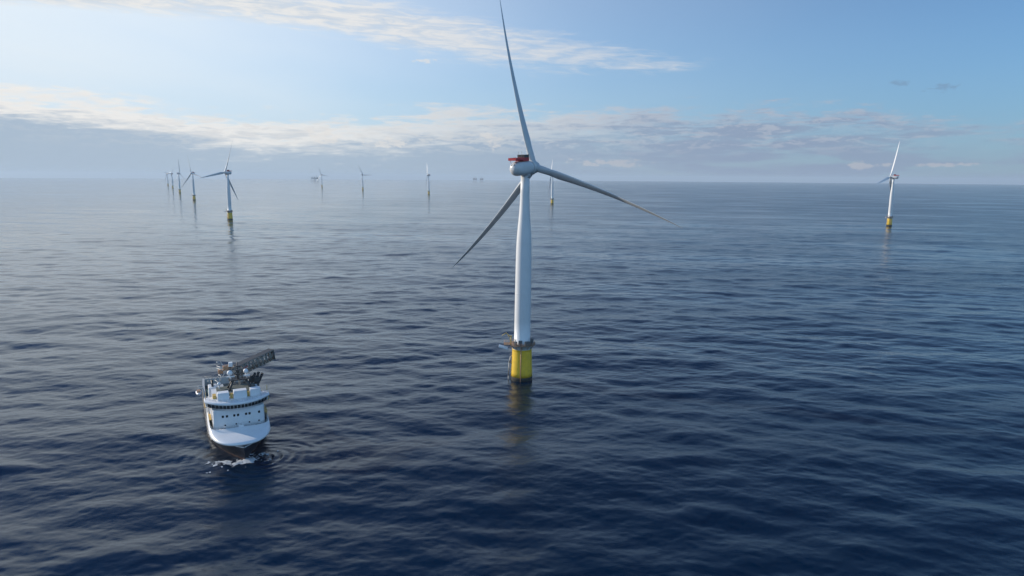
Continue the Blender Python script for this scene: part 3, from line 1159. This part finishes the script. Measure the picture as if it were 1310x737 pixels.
# deckhouse
dh = MB()
FRONT = [(8.0, 0), (8.1, 4.5), (8.5, 7.6), (9.2, 8.8), (10.2, 9.1), (27, 9.1)]
out = [sv(u, -v, 0)[:2] for u, v in FRONT[::-1]] + [sv(u, v, 0)[:2] for u, v in FRONT[1:]]
lo = [(u, y, 9.183) for u, y in out]
hi = [(u + 0.25, y * 0.985, 16.6) for u, y in out]
dh.loft([lo, hi], smooth=False)
house = dh.build('deckhouse', M_WHITE, ship, bevel=0.12)


def house_u(v):
    a = abs(v)
    return float(np.interp(a, [0, 4.5, 7.6, 8.8, 9.1], [8.0, 8.1, 8.5, 9.2, 10.2]))


def window(v, z, w=0.75, h=0.85, frame=True):
    u = house_u(v) + 0.25 * (z - 9.18) / 7.4
    o = MB().box(sv(u - 0.01, v, z), (0.10, w, h)).build('window', M_GLASS, house)
    return o


for v in (-5.6, -4.2, -1.7, -0.4, 2.4, 3.6, 7.0):
    window(v, 14.2)
for v in (-5.0, -1.2, 3.4, 6.8):
    window(v, 10.9, 0.5, 0.5)
for k in range(6):
    for v in (-9.1, 9.1):
        MB().box(sv(12 + 2.3 * k, v * 0.992, 13.7), (0.8, 0.12, 0.8)).build('window', M_GLASS, house)
dd = MB()
dd.box(sv(11.0, -9.09, 10.3), (0.9, 0.12, 2.0)).build('door', M_BUFF, house)
for s in (-1, 1):
    st = MB()
    st.box(sv(15, s * 9.75, 12.6), (7.0, 0.9, 0.14))
    for u in (12, 15, 18):
        st.tube(sv(u, s * 10.1, 9.2), sv(u, s * 10.1, 12.6), 0.09)
    railing(st, [sv(11.6, s * 10.15, 12.6), sv(18.4, s * 10.15, 12.6)], 1.0, r=0.05)
    st.build('side_walkway', M_BUFF, house)

# wheelhouse: swept band with wings
def wh_outline(off_f, wing, back):
    pts = []
    n = 18
    for i in range(-n, n + 1):
        v = wing * i / n
        q = abs(i / n)
        u = 6.2 - off_f + 6.9 * q ** 2.4
        pts.append((u, v))
    res = [sv(u, v, 0)[:2] for u, v in pts]
    for (u, v) in ((pts[-1][0] + 3.4, wing), (15.6 + back, 8.6), (26.5, 8.3), (26.5, -8.3), (15.6 + back, -8.6), (pts[0][0] + 3.4, -wing)):
        res.append(sv(u, v, 0)[:2])
    return res


def ring_at(z, off, wing, back=0.0):
    return [(u, y, z) for u, y in wh_outline(off, wing, back)]


sk = MB().loft([ring_at(16.603, -0.7, 8.6), ring_at(17.0, -0.2, 10.4), ring_at(17.45, 0.25, 11.1)], smooth=False).build('bridge', M_WHITE, ship)
MB().loft([ring_at(17.452, 0.12, 10.9), ring_at(18.95, 0.62, 11.0)], smooth=False).build('wheelhouse', M_GREY, sk)
MB().loft([ring_at(18.952, 0.75, 11.25), ring_at(19.3, 0.95, 11.4), ring_at(19.75, 0.75, 11.35), ring_at(19.85, 0.5, 11.2)], smooth=False).build('bridge_roof', M_WHITE, sk)
ob = wh_outline(0.36, 10.95, 0)
n_front = 37
for i in range(1, n_front - 2, 2):
    a, b = Vector((*ob[i], 18.2)), Vector((*ob[i + 2], 18.2))
    if i + 2 > n_front - 1:
        break
    d = (b - a)
    mid = (a + b) / 2
    nrm = Vector((-1, 0, 0))
    ang = atan2(d.y, d.x)
    MB().box(mid + Vector((-0.10, 0, 0)), (d.length * 0.74, 0.3, 1.2), Matrix.Rotation(ang, 3, 'Z')).build('window', M_GLASS, sk)
wr = MB()
rf = wh_outline(0.3, 10.9, 0)
railing(wr, [(u + 0.2, y * 0.98, 19.85) for u, y in rf[2:-6:3]], 1.0, r=0.045, gap=1.5)
wr.build('roof_railing', M_GREY, sk)
# wing platforms behind the wheelhouse, in buff and grey
for s in (-1, 1):
    wp = MB()
    wp.box(sv(15.2, s * 10.3, 17.1), (4.2, 2.2, 0.2))
    railing(wp, [sv(13.4, s * 11.3, 17.2), sv(17.2, s * 11.3, 17.2), sv(17.2, s * 9.3, 17.2)], 1.1, r=0.05, gap=1.0)
    wp.tube(sv(14, s * 10.8, 19.85), sv(14, s * 10.8, 22.6), 0.1)
    wp.build('bridge_wing_platform', M_BUFF, sk)

# roof houses
for v, w, u, h in ((-4.9, 4.0, 10.6, 2.7), (0.95, 4.7, 10.2, 3.0), (6.3, 3.8, 10.6, 2.9)):
    MB().box(sv(u + 1.2, v, 19.853 + h / 2), (3.2, w, h), taper=0.97).build('roof_house', M_WHITE, ship, bevel=0.1)
for u, v, z, q in ((12.0, -2.0, 20.71, (1.4, 0.9, 1.7)), (12.0, 3.8, 20.71, (1.4, 0.9, 1.7)), (14.5, -7.8, 20.51, (2.6, 1.2, 1.3))):
    MB().box(sv(u, v, z), q).build('equipment_locker', M_BUFF, ship)

# accommodation block behind the wheelhouse
MB().box(sv(20.5, 0.4, 20.2), (11.0, 14.0, 0.7)).build('monkey_deck', M_DECK, ship)
for s in (-1, 1):
    f = MB().box(sv(31.0, s * 7.6, 12.4), (6.0, 3.4, 15.0), taper=0.9).build('funnel', M_WHITE, ship, bevel=0.2)
    for k in (-1, 0, 1):
        MB().tube(sv(31.0 + k * 1.3, s * 7.6, 19.9), sv(31.6 + k * 1.3, s * 7.6, 21.8), 0.42, n=12).build('exhaust_pipe', M_DARK, f)

# mast: dark A-frame with ring platform, radars and domes
ms = MB()
for v0, v1 in ((-2.4, -0.6), (5.6, 3.8)):
    ms.tube(sv(18.6, v0, 20.5), sv(20.0, v1, 24.2), 0.5, 0.4)
    ms.tube(sv(23.4, v0, 20.5), sv(21.6, v1, 24.2), 0.5, 0.4)
ms.box(sv(20.8, 1.6, 24.3), (3.0, 7.6, 0.35))
ms.tube(sv(20.8, 1.2, 24.4), sv(20.8, 1.2, 31.2), 0.36, 0.14)
ms.tube(sv(20.8, 2.7, 24.4), sv(20.8, 2.7, 29.4), 0.22, 0.12)
for z, w in ((26.2, 4.4), (27.8, 3.2), (29.3, 2.2)):
    ms.tube(sv(20.6, 1.4 - w / 2, z), sv(20.6, 1.4 + w / 2, z), 0.1)
    ms.box(sv(20.3, 1.4, z + 0.25), (0.3, w * 0.6, 0.3))
railing(ms, [sv(19.4, -2.1, 24.45), sv(19.4, 5.3, 24.45)], 1.0, r=0.06)
mast = ms.build('radar_mast', M_DARK, ship)
for v, z, w in ((-1.4, 25.8, 2.8), (4.4, 25.6, 2.2)):
    MB().box(sv(20.2, v, z), (0.4, w, 0.35)).tube(sv(20.2, v, 24.4), sv(20.2, v, z), 0.2).build('radar_scanner', M_WHITE, mast)
for u, v, z, r in ((21.0, -1.6, 27.0, 1.05), (21.4, 4.2, 27.0, 0.95), (24, -5.5, 22.3, 0.75)):
    d = MB()
    d.lathe([(0.05, -r), (r * .5, -r * .87), (r * .87, -r * .5), (r, 0), (r * .87, r * .5), (r * .5, r * .87), (0.05, r)], 20, c=sv(u, v, z))
    d.tube(sv(u, v, z - r - 1.4), sv(u, v, z - r + 0.1), 0.25)
    d.build('satellite_dome', M_WHITE, mast)

# gangway tower and lattice gangway
PIV = Vector(sv(31.5, 1.9, 24.9))
TIP = Vector(sv(40.2, 16.0, 27.8))
gt = MB()
for a in (-1, 1):
    for b in (-1, 1):
        gt.tube(sv(33.0 + 1.9 * a, 1.0 + 1.9 * b, 6.2), sv(33.0 + 1.5 * a, 1.0 + 1.5 * b, 25.6), 0.26)
for z in range(9, 25, 3):
    q = 1.8
    for (a, b, c_, d_) in ((-1, -1, 1, -1), (1, -1, 1, 1), (1, 1, -1, 1), (-1, 1, -1, -1)):
        gt.tube(sv(33 + q * a, 1 + q * b, z), sv(33 + q * c_, 1 + q * d_, z + 3), 0.13, n=6)
        gt.tube(sv(33 + q * a, 1 + q * b, z), sv(33 + q * c_, 1 + q * d_, z), 0.13, n=6)
gt.box(sv(33, 1, 25.3), (5.2, 5.2, 0.5))
gtower = gt.build('gangway_tower', M_TRUSS, ship)
MB().box(sv(32.0, -2.4, 26.4), (2.4, 1.8, 1.7)).tube(sv(32.0, -1.6, 26.2), sv(32.6, 0.6, 25.9), 0.3).build('winch_house', M_ORANGE, gtower)
MB().box(sv(34.4, -4.2, 24.4), (1.8, 1.8, 1.4)).tube(sv(34.4, -3.4, 24.6), sv(33.6, -0.8, 25.4), 0.25).build('winch_house', M_ORANGE, gtower)
MB().box(sv(30.2, -0.6, 28.0), (1.6, 1.4, 1.6)).build('operator_cabin', M_WHITE, gtower)
MB().path([sv(31, -2.4, 27.2), sv(32, -3.8, 28.0), sv(33, -5.6, 28.8), sv(35, -4.0, 28.4), sv(34.6, -2.8, 26.0)], 0.14).build('hose_guide', M_GREY, gtower)
lt = MB()
for (a, b) in (((30.4, -5.2, 21.0), (32.0, -2.0, 25.3)), ((34.8, -6.4, 21.0), (34.2, -3.0, 25.0)), ((30.6, -5.2, 21.0), (34.8, -6.4, 21.0)), ((31, -3.8, 23.0), (34.6, -5.0, 23.2)), ((30.4, -5.2, 21.0), (34.2, -3.6, 24.2)), ((31.0, -3.4, 25.6), (35.4, -5.4, 25.6)), ((31.0, -3.4, 26.6), (35.4, -5.4, 26.6))):
    lt.tube(sv(*a), sv(*b), 0.14, n=6)
lt.build('access_stair', M_GREY, gtower)


def truss(a, b, w, h, nb, r, name, material, parent):
    a, b = Vector(a), Vector(b)
    d = b - a
    side = d.cross(Vector((0, 0, 1))).normalized()
    up = side.cross(d).normalized()
    mb = MB()
    P = []
    for i in range(nb + 1):
        c = a.lerp(b, i / nb)
        P.append([c + side * (w / 2 * s) + up * (h / 2 * q) for s, q in ((-1, -1), (1, -1), (1, 1), (-1, 1))])
    for i in range(nb):
        for k in range(4):
            mb.tube(P[i][k], P[i + 1][k], r * 1.5, n=6)
            mb.tube(P[i][k], P[i][(k + 1) % 4], r, n=5)
            j = (k + 1) % 4
            mb.tube(P[i][k], P[i + 1][j], r, n=5)
            mb.tube(P[i][j], P[i + 1][k], r, n=5)
    for k in range(4):
        mb.tube(P[nb][k], P[nb][(k + 1) % 4], r * 1.5, n=6)
    return mb.build(name, material, parent), side, up


gw, g_side, g_up = truss(PIV - (TIP - PIV) * 0.12, TIP, 3.4, 4.0, 11, 0.12, 'gangway_boom', M_TRUSS, ship)
gr = Matrix((tuple((TIP - PIV).normalized()), tuple(g_side), tuple(g_up))).transposed()
mid = (PIV + TIP) / 2
ln = (TIP - PIV).length
MB().box(mid + g_up * 2.18, (ln * 1.06, 3.4, 0.2), gr).box(mid - g_up * 1.9, (ln * 1.04, 2.2, 0.16), gr).build('walkway', M_DARK, gw)
sd_ = MB()
for i in range(16):
    if i % 2 == 0:
        c = PIV.lerp(TIP, (i + 0.5) / 16)
        for s in (-1, 1):
            sd_.box(c + g_side * (1.56 * s) - g_up * 0.1, (ln / 16 * 0.9, 0.06, 3.0), gr)
sd_.build('side_panel', M_TRUSS, gw)
for s in (-1, 1):
    MB().box(PIV.lerp(TIP, 0.17) + g_side * 1.58 * s + g_up * 0.5, (2.2, 0.2, 0.6), gr).build('warning_board', M_RED, gw)
MB().box(TIP, (0.7, 3.7, 4.3), gr).build('end_frame', M_DARK, gw)

# folded lattice crane on the port side
cr = MB()
cr.tube(sv(28.0, 8.6, 14.0), sv(28.0, 8.6, 20.5), 0.9, n=16)
cr.box(sv(28.0, 8.6, 21.4), (2.4, 2.2, 1.8))
crane = cr.build('deck_crane', M_DARK, ship)
for i in range(4):
    truss(sv(25.5 + i * 1.0, 4.9 + i * 1.45, 19.6), sv(28.0 + i * 0.8, 6.8 + i * 1.45, 24.2 - abs(i - 1.5) * 0.9), 0.6, 0.6, 6, 0.07, 'crane_jib', M_DARK, crane)
MB().box(sv(38.5, -8.3, 8.8), (6.0, 2.6, 7.6)).build('side_casing', M_GREY, ship)
MB().box(sv(43.0, 8.0, 9.0), (12.0, 3.0, 8.0)).build('side_casing', M_GREY, ship)
wb = MB()
wb.tube(sv(44.0, -3.0, 6.8), sv(44.0, 3.4, 6.8), 1.7, n=18)
wb.box(sv(44.0, 0.2, 5.8), (3.0, 8.0, 1.5))
wb.tube(sv(50.0, -6.5, 5.2), sv(46.0, -5.0, 13.4), 0.3)
wb.tube(sv(50.0, -2.5, 5.2), sv(46.0, -4.0, 13.4), 0.3)
wb.build('deck_winch', M_DARK, ship)
af = MB()
for s in (-1, 1):
    af.tube(sv(80.5, s * 7.5, 5.0), sv(80.5, s * 7.5, 8.2), 0.3)
railing(af, [sv(83.2, -9.0, 8.2), sv(83.2, 9.0, 8.2)], 1.2, r=0.07, gap=1.6)
af.build('stern_railing', M_STEEL, ship)


def container(label, u, v, z, size, material, rot=0.0):
    """ribbed steel box standing on the deck"""
    L, W, Hh = size
    mb = MB()
    mb.box((0, 0, Hh / 2), (L, W, Hh))
    for i in range(int(L / 0.45)):
        x = -L / 2 + 0.25 + i * 0.45
        for s in (-1, 1):
            mb.box((x, s * W / 2, Hh / 2), (0.2, 0.1, Hh * 0.88))
    o = mb.build('cargo_container', material)
    o.matrix_world = ship.matrix_world @ Matrix.Translation(sv(u, v, z)) @ Matrix.Rotation(rot, 4, 'Z')
    fr = MB()
    for sx in (-1, 1):
        for sy in (-1, 1):
            fr.box((sx * (L / 2), sy * (W / 2), Hh / 2), (0.2, 0.2, Hh + 0.06))
    for zz in (0.08, Hh - 0.02):
        for s in (-1, 1):
            fr.box((0, s * W / 2, zz), (L - 0.22, 0.18, 0.18))
            fr.box((s * L / 2, 0, zz), (0.18, W - 0.22, 0.18))
    fr.build('corner_frame', material, o)
    tag(o, label, 'container', 'containers on the ship deck')
    return o


container('dark green cargo container on the aft deck beside the left rail of the ship', 62.0, -7.2, 5.003, (6.1, 3.4, 3.6), M_TEAL)
container('long dark green skid in front of the green container on the ship deck', 54.5, -7.6, 5.003, (6.0, 2.6, 2.4), M_TEAL, 0.02)
container('grey cargo container near the stern of the ship', 71.0, -3.2, 5.003, (6.1, 2.5, 2.6), M_GREY, 0.03)

# rescue boat outboard of the starboard rail
rb = MB()
rings = []
for u, w, zb, zt in ((0, 0.1, 1.0, 1.5), (0.8, 0.75, 0.35, 1.35), (2.0, 1.1, 0.08, 1.2), (4.0, 1.2, 0.0, 1.1), (6.0, 1.1, 0.05, 1.1)):
    rings.append([(u, -w, zt), (u, -w * 0.8, (zb + zt) / 2), (u, 0, zb), (u, w * 0.8, (zb + zt) / 2), (u, w, zt)])
rb.loft(rings)
boat = rb.build('rescue_boat', M_WHITE)
MB().box((3.6, 0, 1.6), (2.0, 1.5, 1.0), taper=0.85).build('cabin', M_ORANGE, boat)
boat.matrix_world = ship.matrix_world @ Matrix.Translation(sv(57, -12.2, 8.0))
tag(boat, 'small white rescue boat hung outside the left rail of the ship', 'boat')
for u in (58.5, 62):
    dv = MB()
    dv.path([sv(u, -9.9, 8.0), sv(u, -10.6, 11.0), sv(u, -12.2, 11.4)], 0.2, 8)
    dv.tube(sv(u, -12.2, 11.4), sv(u, -12.2, 9.2), 0.06)
    dv.build('davit', M_GREY, ship)


for o in ship.children:
    if o.name.split('.')[0] in ('deckhouse', 'bridge', 'roof_house', 'equipment_locker', 'monkey_deck', 'funnel', 'radar_mast', 'gangway_tower', 'gangway_boom', 'deck_crane'):
        o.location = (4.1, 0, -1.25)


# ------------------------------------------------------------------ bow foam
def build_foam():
    step = 0.16
    us = np.arange(-10.5, 4.5, step)
    vs = np.arange(-13.0, 12.0, step)
    U, V = np.meshgrid(us, vs, indexing='ij')
    def noise(sc, seed):
        g = np.random.default_rng(seed)
        N = 64
        t = g.random((N, N))
        x, y = U * sc + 200, V * sc + 200
        i, j = np.floor(x).astype(int), np.floor(y).astype(int)
        fx, fy = x - i, y - j
        fx, fy = fx * fx * (3 - 2 * fx), fy * fy * (3 - 2 * fy)
        f = lambda a, b: t[a % N, b % N]
        return f(i, j) * (1 - fx) * (1 - fy) + f(i + 1, j) * fx * (1 - fy) + f(i, j + 1) * (1 - fx) * fy + f(i + 1, j + 1) * fx * fy
    rg = 1 - np.abs(2 * noise(0.9, 5) - 1)
    n = 0.34 * noise(0.5, 1) + 0.24 * noise(1.3, 2) + 0.12 * noise(2.8, 3) + 0.30 * rg
    # a crescent ahead of the stem, strongest to starboard and right under the stem
    cu = -3.0 + 0.034 * (V + 1.5) ** 2
    band = np.exp(-((U - cu) / 3.4) ** 2) * np.exp(-(np.abs(V + 2.0) / 9.5) ** 4)
    core = np.exp(-((U + 2.0) / 1.7) ** 2 - ((V - 0.5) / 2.4) ** 2)
    keep = n + 0.36 * band + 0.14 * core > 0.79
    x = SHIP_BOW.x - SHIP_F.x * U + SHIP_L.x * V
    y = SHIP_BOW.y - SHIP_F.y * U + SHIP_L.y * V
    z = sea_height(x.ravel(), y.ravel(), np.full(x.size, 0.45)).reshape(x.shape) + 0.07 + 0.25 * core * n + 0.08 * n
    idx = -np.ones(U.shape, int)
    verts, faces = [], []
    def vid(i, j):
        if idx[i, j] < 0:
            idx[i, j] = len(verts)
            verts.append((x[i, j], y[i, j], z[i, j] - (x[i, j] ** 2 + y[i, j] ** 2) / (2 * EARTH)))
        return idx[i, j]
    for i in range(U.shape[0] - 1):
        for j in range(U.shape[1] - 1):
            if keep[i, j]:
                faces.append((vid(i, j), vid(i, j + 1), vid(i + 1, j + 1), vid(i + 1, j)))
    mb = MB()
    mb.add(verts, faces, True)
    m = mat('white_foam', (0.50, 0.53, 0.56), 0.8, var=0.45, scale=1.4)
    o = mb.build('bow_foam', m)
    tag(o, 'white broken foam on the water under the bow of the ship', 'foam', kind='stuff')


build_foam()
